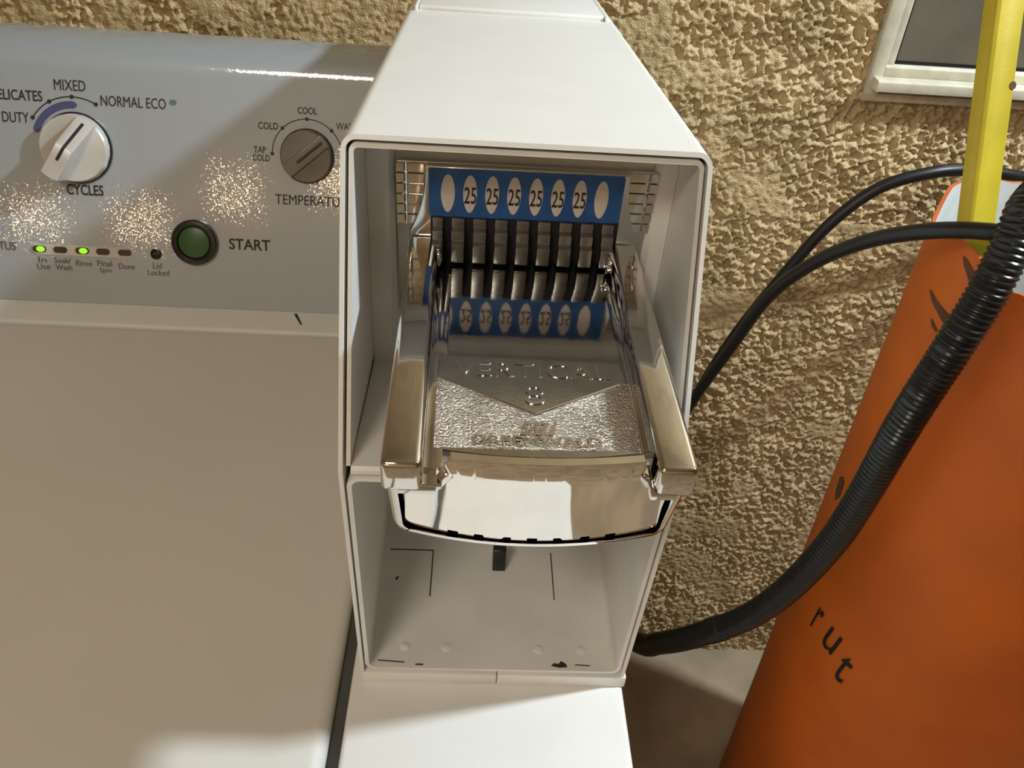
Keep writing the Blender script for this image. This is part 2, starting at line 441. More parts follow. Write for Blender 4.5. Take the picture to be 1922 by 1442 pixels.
for s, x, h, w in (('In', -0.3770, 0.0432, 0.0080), ('Use', -0.3765, 0.0362, 0.0130), ('Soak/', -0.3570, 0.0432, 0.0165), ('Wash', -0.3565, 0.0360, 0.0165),
                ('Rinse', -0.3360, 0.0412, 0.0160), ('Final', -0.3155, 0.0420, 0.0145), ('Spin', -0.3150, 0.0345, 0.0120), ('Done', -0.2935, 0.0400, 0.0160),
                ('Lid', -0.2628, 0.0420, 0.0085), ('Locked', -0.2620, 0.0350, 0.0215)):
    con_text(s, x, h, w, 0.0058, 'CENTER', 'grey_ink', bold=0.0)
def arc_strip(r, w, a0, a1, n=28, caps=False):
    v = []; f = []
    for i in range(n + 1):
        a = R(a0 + (a1 - a0) * i / n); ww = w
        if caps and (i == 0 or i == n): ww = w * 0.35
        elif caps and (i == 1 or i == n - 1): ww = w * 0.85
        v += [((r - ww / 2) * math.cos(a), (r - ww / 2) * math.sin(a), 0), ((r + ww / 2) * math.cos(a), (r + ww / 2) * math.sin(a), 0)]
    for i in range(n): f.append((2 * i, 2 * i + 1, 2 * i + 3, 2 * i + 2))
    return v, f
def dot(r, n=16, ry=None): return [(x, y, 0) for x, y in circle(0, 0, r, n, ry)], [tuple(range(n))]
con_mesh('dial_line', arc_strip(0.0462, 0.0011, 61, 147), 'ink', con, -0.3335, 0.156)
for a in (61, 90, 118, 147): con_mesh('dial_dot', dot(0.0020), 'ink', con, -0.3335 + 0.0462 * math.cos(R(a)), 0.156 + 0.0462 * math.sin(R(a)), 0.0005)
con_mesh('dial_band', arc_strip(0.0388, 0.0068, 84, 163, 28, True), 'blue_ink', con, -0.3335, 0.156, 0.0003)
con_mesh('dial_line', arc_strip(0.0345, 0.0009, 0, 180), 'ink', con, -0.1089, 0.1590)
for a in (0, 46, 90, 134, 180): con_mesh('dial_dot', dot(0.0018), 'ink', con, -0.1089 + 0.0345 * math.cos(R(a)), 0.1590 + 0.0345 * math.sin(R(a)), 0.0005)
con_mesh('eco_mark', dot(0.0034, 16, 0.0026), 'eco_green', con, -0.2374, 0.2022, 0.0004)

def knob_mesh(Rk, hb, ridge, hr, slope_to):
    us = [-1, -0.93, -0.8, -0.62, -0.45, -ridge - 0.03, -ridge, -ridge * 0.9, -0.12, 0, 0.12, ridge * 0.9, ridge, ridge + 0.03, 0.45, 0.62, 0.8, 0.93, 1]
    us = sorted(set(us)); ts = [-1, -0.97, -0.6, -0.3, 0.0, 0.04, 0.3, 0.6, 0.93, 1.0]
    v = []; f = []
    nu, nt = len(us), len(ts)
    for u in us:
        for t in ts:
            uu = u * 0.999; vv = t * math.sqrt(max(1 - uu * uu, 0.0))
            a = abs(u)
            if a <= ridge: rr = 1.0 - 0.03 * (a > ridge * 0.95)
            else: rr = max(0.0, 0.34 * (1 - (a - ridge) / (0.75 - ridge))) ** 1.3 if a < 0.75 else 0.0
            hv = hr if t <= 0.0 else hr + (slope_to - hr) * min(1, t)
            h = hb + (hv - hb) * rr
            if abs(t) >= 0.999 and a > ridge: h -= 0.0012
            v.append((uu * Rk, vv * Rk, h))
    for i in range(nu - 1):
        for j in range(nt - 1):
            a = i * nt + j; f.append((a, a + nt, a + nt + 1, a + 1))
    # side wall down to the console
    ringi = [i * nt for i in range(nu)] + [(nu - 1) * nt + j for j in range(1, nt)] + [i * nt + nt - 1 for i in range(nu - 2, -1, -1)] + [j for j in range(nt - 2, 0, -1)]
    b = len(v)
    for i in ringi: v.append((v[i][0] * 1.03, v[i][1] * 1.03, 0.0))
    n = len(ringi)
    for k in range(n): f.append((ringi[k], ringi[(k + 1) % n], b + (k + 1) % n, b + k))
    return v, f
def make_knob(name, label, x, h, Rk, ang, material, hb, hr, st):
    v, f = knob_mesh(Rk, hb, 0.27, hr, st)
    rot = CROT.to_matrix() @ Euler((0, 0, R(ang - 90))).to_matrix()
    o = obj(name, v, f, material, wm, smooth=28); o.location = cpt(x, h, 0.0002); o.rotation_euler = rot.to_euler(); tag(o, label)
    W_(o)
    # pointer follows the ridge: level part then the sloped part
    w = 0.0014; e = 0.0004
    def zt(t): return (hr if t <= 0 else hr + (st - hr) * t) + e
    ts = (-0.42, 0.0, 0.05, 0.86); vv = []; ff = []
    for t in ts: vv += [(-w, t * Rk, zt(t)), (w, t * Rk, zt(t)), (-w, t * Rk, zt(t) - 0.001), (w, t * Rk, zt(t) - 0.001)]
    for i in range(len(ts) - 1):
        a = i * 4; ff += [(a, a + 1, a + 5, a + 4), (a + 2, a + 6, a + 7, a + 3), (a, a + 4, a + 6, a + 2), (a + 1, a + 3, a + 7, a + 5)]
    ff += [(0, 2, 3, 1), (len(ts) * 4 - 4, len(ts) * 4 - 3, len(ts) * 4 - 1, len(ts) * 4 - 2)]
    obj('pointer', vv, ff, 'ink', o, smooth=0)
    sk, sf = lathe([(Rk * 1.07, 0.0), (Rk * 1.07, 0.0018), (Rk * 1.03, 0.0026), (Rk * 0.9, 0.0026)], 40)
    obj('skirt', sk, sf, 'button_ring', o)
    return o
make_knob('cycle_knob', 'light grey cycle knob with raised grip', -0.3325, 0.1545, 0.0318, 58, 'knob_plastic', 0.010, 0.0290, 0.0135)
make_knob('temperature_knob', 'dark grey temperature knob with black pointer', -0.1089, 0.1582, 0.0248, 40, 'temp_knob_plastic', 0.0085, 0.0115, 0.0105)
# start button
v, f = lathe([(0.0228, 0.0), (0.0228, 0.0050), (0.0215, 0.0066), (0.0190, 0.0070), (0.0168, 0.0060), (0.0158, 0.0030)], 44)
sb = obj('start_button', v, f, 'button_ring', wm); sb.location = cpt(-0.223, 0.068, 0.0001); sb.rotation_euler = CROT; W_(sb)
v, f = lathe([(0.0157, 0.0030), (0.0154, 0.0052), (0.0140, 0.0058), (0.0001, 0.0061)], 40)
obj('button_cap', v, f, 'button_green', sb)
# status lights
m = MB(); m.prism(rrect(-0.3860, -0.2860, 0.0485, 0.0590, 0.005), 0.0, 0.0004)
st = obj('status_strip', m.v, m.f, 'led_strip', con, smooth=0); st.location = cpt(0, 0, 0.0002); st.rotation_euler = CROT
for x, on in ((-0.3785, 1), (-0.3579, 0), (-0.3363, 1), (-0.3158, 0), (-0.2941, 0)):
    m = MB(); m.prism(rrect(-0.0066, 0.0066, -0.0031, 0.0031, 0.0030, 6), 0.0, 0.0010)
    o = obj('status_light', m.v, m.f, 'lens_dark', wm, smooth=0); o.location = cpt(x, 0.0540, 0.0005); o.rotation_euler = CROT; W_(o)
    tag(o, 'lit green status light' if on else 'unlit black status light')
    if on:
        v, f = lathe([(0.0030, 0.0), (0.0028, 0.0006), (0.0018, 0.0013), (0.0001, 0.0015)], 18)
        l = obj('led', [(a * 1.45 + 0.0012, b * 0.95, c + 0.0008) for a, b, c in v], f, 'led_green', o)
v, f = lathe([(0.0056, 0.0), (0.0054, 0.0009), (0.0040, 0.0013), (0.0001, 0.0014)], 22)
o = obj('lid_locked_light', v, f, 'lens_dark', wm); o.location = cpt(-0.2632, 0.0540, 0.0002); o.rotation_euler = CROT; W_(o)
# scuff on the rear strip
m = MB(); m.prism([(-0.1245, 0.4325), (-0.1215, 0.4335), (-0.1125, 0.4130), (-0.1140, 0.4125)], TZ, TZ + 0.0004)
W_(m.build('scuff', 'chip', wm, smooth=0))

# ------------------------------------------------------------------ coin meter case
cb = empty('coin_meter_case', (0, 0, TZ))
tag(cb, 'white steel coin meter case with open front standing on the washer', 'coin box')
def C_(o): o.location.z += -TZ; return o
CW = 0.165; ZK = 0.1835; YK = -0.0199; ZT = 0.3244; YT = 0.0434; YB = 0.585; SL = -0.0577
def yfront(z):
    if z <= ZK: return YK * z / ZK
    return YK + (YT - YK) * (z - ZK) / (ZT - ZK)
def zback(z): return z + SL * (YB - YT) * min(1, z / ZT) * (1 if z > 0.2 else z / 0.2)
def u_path(ins, r, zb, n=6):
    x0, x1, zt = ins, CW - ins, ZT - ins
    p = [(x0, zb), (x0, max(zb, ZK))] if zb < ZK else [(x0, zb)]
    for k in range(n + 1):
        a = R(180 - 90 * k / n); p.append((x0 + r + r * math.cos(a), zt - r + r * math.sin(a)))
    for k in range(n + 1):
        a = R(90 - 90 * k / n); p.append((x1 - r + r * math.cos(a), zt - r + r * math.sin(a)))
    p += [(x1, max(zb, ZK)), (x1, zb)] if zb < ZK else [(x1, zb)]
    return p
def ribbon(name, outer, inner, fo, bo, material, parent, closed=False):
    """two parallel paths swept from the front profile to the back, joined into sheet metal"""
    n = len(outer); v = []; f = []
    for p in outer: v.append(fo(p))
    for p in outer: v.append(bo(p))
    for p in inner: v.append(fo(p))
    for p in inner: v.append(bo(p))
    rng = range(n) if closed else range(n - 1)
    for i in rng:
        j = (i + 1) % n
        f += [(i, j, n + j, n + i), (2 * n + i, 3 * n + i, 3 * n + j, 2 * n + j), (i, 2 * n + i, 2 * n + j, j), (n + i, n + j, 3 * n + j, 3 * n + i)]
    if not closed:
        f += [(0, n, 3 * n, 2 * n), (n - 1, 2 * n + n - 1, 3 * n + n - 1, n + n - 1)]
    return obj(name, v, f, material, parent, smooth=30)
fo = lambda p: (p[0], yfront(p[1]), p[1])
bo = lambda p: (p[0], YB, zback(p[1]))
shell = C_(ribbon('outer_shell', u_path(0.0, 0.0065, 0.0), u_path(0.0021, 0.0048, 0.0), fo, bo, 'case_enamel', cb))
fo2 = lambda p: (p[0], yfront(p[1]) + 0.0012, p[1])
bo2 = lambda p: (p[0], 0.0785, p[1] + SL * 0.03)
C_(ribbon('upper_liner', u_path(0.0036, 0.0035, 0.186), u_path(0.0056, 0.0020, 0.186), fo2, bo2, 'liner_enamel', cb))
# thin top seam strip between shell and liner
# back plate of the upper bay, with the opening for the coin slide
def back_plate():
    X0, X1, Z0, Z1 = 0.0057, CW - 0.0057, 0.180, 0.3165
    x0, x1, z0, z1 = 0.0165, 0.1515, 0.198, 0.3065
    e = 0.0028; ya = 0.0785; yb = 0.0825
    v = [(X0, ya, Z0), (X1, ya, Z0), (X1, ya, Z1), (X0, ya, Z1), (x0, ya, z0), (x1, ya, z0), (x1, ya, z1), (x0, ya, z1),
         (x0 + e, yb, z0 + e), (x1 - e, yb, z0 + e), (x1 - e, yb, z1 - e), (x0 + e, yb, z1 - e)]
    v += [(a, b + 0.002, c) for a, b, c in v]
    f = []
    for i in range(4):
        j = (i + 1) % 4
        f += [(i, j, 4 + j, 4 + i), (4 + i, 4 + j, 8 + j, 8 + i), (12 + i, 16 + i, 16 + j, 12 + j), (16 + i, 20 + i, 20 + j, 16 + j), (8 + i, 8 + j, 20 + j, 20 + i), (i, 12 + i, 12 + j, j)]
    return obj('back_plate', v, f, 'liner_enamel', cb, smooth=0)
C_(back_plate())
C_(box('recess_panel', 0.0160, 0.1520, 0.0845, 0.0858, 0.1975, 0.3070, 'liner_enamel', cb))
m = MB(); m.prism([(YK + 0.0015, 0.1815), (YK + 0.0015, 0.1838), (YK + 0.003, 0.1855), (0.080, 0.1805), (0.080, 0.1780), (YK + 0.004, 0.1800)], 0.0057, CW - 0.0057, 'x')
C_(m.build('shelf', 'liner_enamel', cb, smooth=0))
# vault bay below: rounded rectangular liner, back, floor fittings
lo = rrect(0.0032, CW - 0.0032, 0.0024, 0.1795, 0.0065, 6); li = rrect(0.0056, CW - 0.0056, 0.0046, 0.1772, 0.0046, 6)
C_(ribbon('vault_liner', lo, li, lambda p: (p[0], yfront(p[1]) + 0.0006, p[1]), lambda p: (p[0], 0.150, p[1]), 'vault_enamel', cb, True))
C_(box('vault_back', 0.0040, CW - 0.0040, 0.150, 0.152, 0.0030, 0.179, 'vault_enamel', cb))
VF = 0.0046
for x in (0.0261, 0.0521, 0.1111, 0.1385):
    v, f = lathe([(0.0034, 0.0), (0.0030, 0.0006), (0.0018, 0.0011), (0.0001, 0.0013)], 16)
    o = obj('rivet', v, f, 'vault_enamel', cb); o.location = (x, 0.0158, VF); C_(o)
for a in ((0.006, 0.0392, 0.0970, 0.0978), (0.0390, 0.0398, 0.0560, 0.0978), (0.1233, 0.1240, 0.0555, 0.0978)):
    C_(box('floor_slit', a[0], a[1], a[2], a[3], VF - 0.0002, VF + 0.0003, 'chip', cb))
m = MB(); m.prism([(0.0795, 0.0), (0.0795, 0.010), (0.0815, 0.0185), (0.0870, 0.0200), (0.0900, 0.0150), (0.0900, 0.0)], 0.0815, 0.0905, 'x')
o = m.build('latch', 'hose_plastic', cb, bevel=0.0008); o.location.z += VF; C_(o)
def chip(pts, z=VF):
    m = MB(); m.prism(pts, z - 0.0001, z + 0.0002); C_(m.build('paint_chip', 'chip', cb, smooth=0))
chip([(0.1185, 0.0035), (0.1205, 0.0055), (0.1235, 0.0050), (0.1250, 0.0072), (0.1280, 0.0052), (0.1288, 0.0028), (0.1240, 0.0022)])
chip([(0.0100, 0.0047), (0.0105, 0.0054), (0.0265, 0.0044), (0.0270, 0.0036)])
chip([(0.0335, 0.0022), (0.0385, 0.0020), (0.0385, 0.0031), (0.0338, 0.0031)])
chip([(0.1330, 0.0044), (0.1350, 0.0050), (0.1440, 0.0043), (0.1420, 0.0038)])
chip([(0.0148, 0.0700), (0.0160, 0.0690), (0.0172, 0.0720), (0.0160, 0.0730)])
# plinth the case stands on, with its centre slit
m = MB(); m.box(0.0005, 0.0845, -0.0006, 0.585, TZ, -0.0004); m.box(0.0850, 0.1665, -0.0006, 0.585, TZ, -0.0004)
C_(m.build('plinth', 'case_enamel', cb, bevel=0.0006))
# recessed cover at the rear of the top
def top_cover():
    y0 = 0.3785; zz = lambda y: ZT + SL * (y - YT)
    m = MB()
    m.prism([(y0, zz(y0) - 0.001), (y0, zz(y0) + 0.0022), (y0 + 0.0022, zz(y0) + 0.0036), (YB, zz(YB) + 0.0036), (YB, zz(YB) - 0.001)], 0.0105, 0.1545, 'x')
    return m.build('top_cover', 'case_enamel', cb, bevel=0.0006)
C_(top_cover())
for x0, x1 in ((0.0072, 0.0098), (0.1552, 0.1578)):
    m = MB(); zz = lambda y: ZT + SL * (y - YT)
    m.prism([(0.3740, zz(0.374) - 0.001), (0.3740, zz(0.374) + 0.0004), (0.3785, zz(0.3785) + 0.0036), (YB, zz(YB) + 0.0036), (YB, zz(YB) - 0.001)], x0, x1, 'x')
    C_(m.build('cover_flange', 'case_enamel', cb, bevel=0.0005))
C_(box('rear_panel', 0.0025, CW - 0.0025, YB - 0.004, YB - 0.002, 0.0, 0.288, 'case_enamel', cb))

# ------------------------------------------------------------------ chrome coin slide (local: x across, -y outward, z up)
cs = empty('coin_slide', (0.0855, 0.078, 0.261), (R(3.43), 0, R(0.81)))
tag(cs, 'chrome push-in coin slide with eight vertical slots, pulled out of the meter case', 'coin slide')
DK = -0.012     # deck height
# back plate behind everything, with raised ribs
bp = box('backplate', -0.0655, 0.0655, 0.0035, 0.0060, -0.050, 0.0388, 'chrome', cs, bevel=0.0008)
rib0 = None
for side in (-1, 1):
    for cx, w in ((0.0632, 0.0040), (0.0555, 0.0090)):
        for k in range(6):
            z = 0.0358 - k * 0.0056
            if cx == 0.0632:
                if rib0 is None:
                    rib0 = box('rib', -0.0021, 0.0021, -0.0014, 0, -0.0025, 0.0025, 'chrome', bp, bevel=0.00025, seg=1); o = rib0; o.location = (side * cx, 0.0035, z)
                else: share(rib0, 'rib', bp, (side * cx, 0.0035, z))
            else:
                o = share(rib0, 'rib', bp, (side * cx, 0.0035, z)); o.scale = (2.15, 1, 1)
# faceplate with flared sides
def faceplate():
    pts = []
    zs = np.linspace(0.0386, 0.002, 12)
    half = [0.0503 + 0.0087 * (i / 11) ** 2.2 for i in range(12)]
    right = list(zip(half, zs)) + [(0.059, -0.030)]
    pts = right + [(-a, z) for a, z in right[::-1]]
    m = MB(); m.prism(pts, -0.0005, 0.0040, 'y')
    return m.build('faceplate', 'chrome', cs, smooth=25, bevel=0.0006)
faceplate()
m = MB(); m.box(-0.0500, 0.0500, -0.0014, -0.0004, 0.0379, 0.0387); m.build('label_ledge', 'chrome', cs, bevel=0.0004)
# blue label with eight ovals and the coin values
lab = MB(); lab.prism(rrect(-0.0490, 0.0478, 0.0120, 0.0380, 0.0016), -0.0012, -0.0004, 'y'); lab = lab.build('label_strip', 'blue_label', cs, smooth=0)
PIT = 0.01095
def oval():
    pts = []
    for i in range(28):
        a = 2 * math.pi * i / 28; x = 0.00345 * math.cos(a); z = 0.0102 * math.sin(a)
        if math.sin(a) < 0: x *= (1 - 0.16 * (-math.sin(a)) ** 2)
        pts.append((x, z))
    v = [(x, 0, z) for x, z in pts]; return v, [tuple(range(28))]
ov = None; dg = text_mesh('25', 0.0060, 0.0090, bold=0.006)
for i in range(8):
    x = -0.0012 + (i - 3.5) * PIT
    if ov is None:
        v, f = oval(); ov = obj('oval', v, f, 'label_white', lab, smooth=0, recalc=False); ov.location = (x, -0.0014, 0.0248); o = ov
    else: share(ov, 'oval', lab, (x, -0.0014, 0.0248))
    if 1 <= i <= 6:
        if not dg.materials: dg.materials.append(MATS['ink'])
        o = bpy.data.objects.new('coin_value', dg); col.objects.link(o); o.parent = lab
        o.location = (x + 0.0001, -0.0016, 0.0242); o.rotation_euler = (R(90), 0, 0)
# stepped slot block: fins between the eight slots
prof = [(0.0030, 0.0118), (-0.0030, 0.0118), (-0.0030, 0.0070), (-0.0062, 0.0062), (-0.0062, 0.0012), (-0.0095, 0.0002), (-0.0095, DK + 0.0026), (-0.0088, DK + 0.0016), (0.0030, DK + 0.0016)]
box('slot_backing', -0.0480, 0.0480, -0.0008, 0.0005, DK, 0.0120, 'black_void', cs)
SW = 0.0043
def fin(x0, x1):
    m = MB(); m.prism(prof, -(x1 - x0) / 2, (x1 - x0) / 2, 'x'); o = m.build('slot_fin', 'fin_metal', cs, bevel=0.0005); o.location.x = (x0 + x1) / 2; return o
cx = [-0.0012 + (i - 3.5) * PIT for i in range(8)]
fin(-0.0470, cx[0] - SW / 2); fin(cx[7] + SW / 2, 0.0455)
f0 = None
for i in range(7):
    a, b = cx[i] + SW / 2, cx[i + 1] - SW / 2
    if f0 is None: f0 = fin(a, b)
    else: share(f0, 'slot_fin', cs, ((a + b) / 2, 0, 0))
# side rails
def rail(side):
    x0, x1 = (0.0437, 0.0590) if side > 0 else (-0.0590, -0.0437)
    m = MB(); m.box(x0, x1, -0.1655, 0.0, -0.0150, 0.0)
    o = m.build('rail', 'chrome', cs, bevel=0.0026, seg=4); return o
rail(-1); rail(1)
# pivot levers beside the slots
for s in (-1, 1):
    v, f = lathe([(0.0034, -0.002), (0.0038, -0.001), (0.0038, 0.0012), (0.0030, 0.0020), (0.0016, 0.0022), (0.0014, 0.0012), (0.0001, 0.0012)], 24)
    o = obj('pivot', v, f, 'chrome', cs); o.location = (s * 0.0440, -0.0120, -0.0060); o.rotation_euler = (0, R(90) * s * -1, 0); o.scale = (1.35, 1.0, 1.0)
# deck: flat floor curling up to the front lip
def deck():
    prof = [(0.0, DK), (-0.1440, DK), (-0.1520, DK), (-0.1520, -0.0036), (-0.1526, -0.0028), (-0.1536, -0.0024), (-0.1578, -0.0018)]
    xs = [-0.0365, -0.0335] + list(np.linspace(-0.028, 0.034, 9)) + [0.0395, 0.0425]
    v = []; f = []
    for x in xs:
        b = 0.0050 * (1 - (x / 0.045) ** 2)
        for i, (y, z) in enumerate(prof):
            t = min(1.0, max(0.0, (-y - 0.1460) / 0.0060)); v.append((x, y - b * t, z))
        for i, (y, z) in enumerate(prof): v.append((x, y - b * min(1.0, max(0.0, (-y - 0.1460) / 0.0060)), min(z, z) - 0.0025))
    n = len(prof); st = 2 * n
    for i in range(len(xs) - 1):
        a, c = i * st, (i + 1) * st
        for j in range(n - 1):
            f += [(a + j, a + j + 1, c + j + 1, c + j), (a + n + j, c + n + j, c + n + j + 1, a + n + j + 1)]
        f += [(a + n - 1, a + 2 * n - 1, c + 2 * n - 1, c + n - 1), (a, c, c + n, a + n)]
    for a in (0, (len(xs) - 1) * st):
        for j in range(n - 1): f.append((a + j, a + n + j, a + n + j + 1, a + j + 1))
    return obj('deck', v, f, 'deck_metal', cs, smooth=40)
dk = deck()
for s in (-1, 1):      # groove floors beside the deck, running out to the notches
    x0, x1 = (-0.0440, -0.0364) if s < 0 else (0.0424, 0.0440)
    box('groove_floor', x0, x1, -0.1640, 0.0, DK - 0.0025, DK, 'chrome', cs, bevel=0.0004)
box('groove_tab', -0.0530, -0.0385, -0.1650, -0.1540, DK - 0.0045, DK - 0.0005, 'chrome', cs, bevel=0.0006)
box('groove_tab', 0.0425, 0.0530, -0.1655, -0.1540, DK - 0.0045, DK - 0.0005, 'chrome', cs, bevel=0.0006)
# cast panel with chevron and raised lettering
m = MB(); m.prism([(-0.0404, -0.0858), (0.0400, -0.0878), (0.0424, -0.1010), (0.0006, -0.1240), (-0.0404, -0.1008)], DK - 0.0002, DK + 0.0010)
m.build('chevron_panel', 'chrome_smooth', dk, smooth=0, bevel=0.0005)
m = MB(); m.prism([(-0.0404, -0.1008), (0.0006, -0.1240), (0.0424, -0.1010), (0.0421, -0.1441), (-0.0404, -0.1441)], DK - 0.0002, DK + 0.0003)
m.build('grain_panel', 'chrome_grain', dk, smooth=0)
text_obj('raised_lettering', 'VERTICAL', (0.0004, -0.0952, DK + 0.0009), 'chrome', dk, w=0.0680, h=0.0098, extrude=0.0006, bold=-0.008)
text_obj('raised_lettering', '8', (0.0008, -0.1118, DK + 0.0009), 'chrome', dk, w=0.0088, h=0.0125, extrude=0.0006, bold=-0.008)
text_obj('raised_lettering', 'GREENWALD', (0.0006, -0.1398, DK + 0.0002), 'chrome', dk, w=0.0520, h=0.0056, extrude=0.0007)
# maker's mark: a bracket of slanted bars
m = MB(); k = 0.30
def sl(x, y): return (0.0026 + x - k * 0 + (y + 0.1329) * k, y)
def bar(x0, x1, y0, y1): m.prism([sl(x0, y0), sl(x1, y0), sl(x1, y1), sl(x0, y1)], DK + 0.0002, DK + 0.0013)
bar(-0.0076, 0.0008, -0.1304, -0.1292); bar(-0.0076, -0.0064, -0.1330, -0.1304); bar(-0.0050, 0.0008, -0.1338, -0.1327); bar(0.0008, 0.0020, -0.1366, -0.1292); bar(-0.0076, 0.0008, -0.1366, -0.1356)
bar(0.0040, 0.0054, -0.1366, -0.1292)
m.build('raised_mark', 'chrome', dk, smooth=0)
# curved front face with notched top corners and slotted lower edge
def front_face():
    xs = set(np.linspace(-0.0536, 0.0536, 37).round(5))
    teeth = [(c - 0.0022, c + 0.0022) for c in np.linspace(-0.0335, 0.0335, 7)]
    tp = {}
    for a, b in teeth: xs |= {round(a, 5), round(a - 2e-5, 5), round(b, 5), round(b + 2e-5, 5)}
    xs |= {-0.0335, -0.0395, 0.0395, 0.0440, -0.0395 + 1e-5}
    xs = sorted(xs)
    def topn(x):
        if -0.0335 <= x <= 0.0395: return -0.0016
        if x < 0: return -0.0016 + (DK + 0.0016) * min(1, (-0.0335 - x) / 0.006)
        return -0.0016 + (DK - 0.0005 + 0.0016) * min(1, (x - 0.0395) / 0.0045)
    def botn(x):
        e = max(0, abs(x) - 0.0465); b = -0.0420 - 0.0034 * (1 - (x / 0.055) ** 2) + e * e * 30
        for a, c in teeth:
            if a <= x <= c: return b + 0.0017
        return b
    rows = 8; v = []; f = []
    for x in xs:
        t, b = topn(x), botn(x)
        for i in range(rows + 1):
            z = t + (b - t) * i / rows
            bul = 0.0062 * (1 - (x / 0.056) ** 2)
            y = -0.1575 - bul + 0.0014 * (-z / 0.040)
            if i == 0: y += 0.0009
            v.append((x * (1 - 0.050 * min(1, -z / 0.030)), y, z))
        for i in range(rows + 1):
            y0 = v[-(rows + 1)]
            v.append((y0[0], y0[1] + 0.0035, y0[2]))
    n = rows + 1; st = 2 * n
    for i in range(len(xs) - 1):
        a, c = i * st, (i + 1) * st
        for j in range(rows):
            f += [(a + j, c + j, c + j + 1, a + j + 1), (a + n + j, a + n + j + 1, c + n + j + 1, c + n + j)]
        f += [(a, a + n, c + n, c), (a + rows, c + rows, c + n + rows, a + n + rows)]
    for a in (0, (len(xs) - 1) * st):
        for j in range(rows): f.append((a + j, a + j + 1, a + n + j + 1, a + n + j))
    return obj('front_face', v, f, 'chrome_face', cs, smooth=40)
front_face()
# outer channel: bottom and side walls wrapping the slide, front edge bowed
def channel():
    t = 0.0046; HW = 0.0592; CR = 0.0075
    def corner(x, z, r, a0, a1, n=6): return [(x + r * math.cos(R(a0 + (a1 - a0) * k / n)), z + r * math.sin(R(a0 + (a1 - a0) * k / n))) for k in range(n + 1)]
    def path(i):
        BZ = -0.0472
        return [(-HW + i, -0.0020), (-HW + i, -0.0150)] + corner(-HW + CR, BZ + CR, CR - i, 180, 270) + [(x, BZ + i) for x in np.linspace(-0.045, 0.045, 19)] + corner(HW - CR, BZ + CR, CR - i, 270, 360) + [(HW - i, -0.0150), (HW - i, -0.0020)]
    def low(p):     # floor of the channel sags towards the middle
        k = max(0.0, min(1.0, (-p[1] - 0.022) / 0.020)); return p[1] - 0.0036 * k * (1 - (p[0] / 0.060) ** 2)
    def tx(p): return p[0] * (1 - 0.050 * min(1, -p[1] / 0.030))
    def fy(p, back=0.0):
        k = max(0.0, min(1.0, (-p[1] - 0.012) / 0.012))
        return (tx(p), -0.1642 + 0.0070 * k - 0.0058 * k * (1 - (p[0] / 0.060) ** 2) + back, low(p))
    outer, inner = path(0.0), path(t); n = len(outer)
    # the rim leans outward and down a little, its outer arris is rounded
    rows = [[fy(p, 0.0034) for p in outer], [fy(p, 0.0017) for p in path(t * 0.16)], [fy(p, 0.0009) for p in path(t * 0.45)], [fy(p, 0.0) for p in inner],
            [(tx(p), 0.0, low(p)) for p in inner], [(tx(p), 0.0, low(p)) for p in outer]]
    v = [q for r in rows for q in r]; f = []
    for j in range(6):
        k = (j + 1) % 6
        for i in range(n - 1): f.append((j * n + i, j * n + i + 1, k * n + i + 1, k * n + i))
    f += [tuple(j * n for j in range(6)), tuple(j * n + n - 1 for j in range(6))[::-1]]
    return obj('channel', v, f, 'chrome_face', cs, smooth=45)
channel()

# ------------------------------------------------------------------ orange container with pole
BC = Vector((0.6712, 0.3460)); BR = 0.185
ob = empty('orange_container', (BC.x, BC.y, FLOOR))
tag(ob, 'tall round orange plastic container with black lettering standing by the stucco wall', 'container')
def make_bin():
    n = 128; H0 = 0.0; v = []; f = []; hs = [0.0, 0.01, 0.35, 0.7, 0.95]
    def rim(th):
        d = th % 360
        pts = [(0, 1.062), (60, 1.062), (100, 1.066), (117, 1.0756), (137, 1.079), (149, 1.056), (165, 1.068), (180, 1.080), (188, 1.079), (199, 1.064), (206, 1.069), (225, 1.078), (260, 1.076), (310, 1.064), (360, 1.062)]
        for (a, za), (b, zb) in zip(pts, pts[1:]):
            if a <= d <= b:
                t = (d - a) / (b - a); t = t * t * (3 - 2 * t); return za + (zb - za) * t
    rings = []
    for h in hs + ['rim']:
        ring = []
        for i in range(n):
            th = 360 * i / n; hh = rim(th) if h == 'rim' else h
            r = BR - (0.006 if h == 0.0 else 0.0)
            ring.append((r * math.cos(R(th)), r * math.sin(R(th)), hh))
        rings.append(ring)
    t = 0.0042
    inner = [[(a * (1 - t / BR), b * (1 - t / BR), c) for a, b, c in ring] for ring in rings]
    def strip(rs, name, material, close_bottom):
        v = [p for r in rs for p in r]; f = []
        for j in range(len(rs) - 1):
            for i in range(n): f.append((j * n + i, j * n + (i + 1) % n, (j + 1) * n + (i + 1) % n, (j + 1) * n + i))
        if close_bottom: f.append(tuple(range(n))[::-1])
        return obj(name, v, f, material, ob, smooth=50, recalc=False)
    lip = [(a * (1 - 0.0005 / BR), b * (1 - 0.0005 / BR), c + 0.0022) for a, b, c in rings[-1]]
    lip2 = [(a * (1 - t / BR), b * (1 - t / BR), c + 0.0018) for a, b, c in rings[-1]]
    strip(rings + [lip, lip2], 'body', 'bin_orange', True)
    strip([lip2] + inner[::-1][:-1] + [[(a, b, 0.012) for a, b, c in inner[1]]], 'lining', 'bin_white', False)
make_bin()
def wrap(me, th0, z0, rad):
    for v in me.vertices:
        th = R(th0) + v.co.x / BR; z = v.co.y + z0; r = rad + v.co.z; v.co = (r * math.cos(th), r * math.sin(th), z)
    me.update()
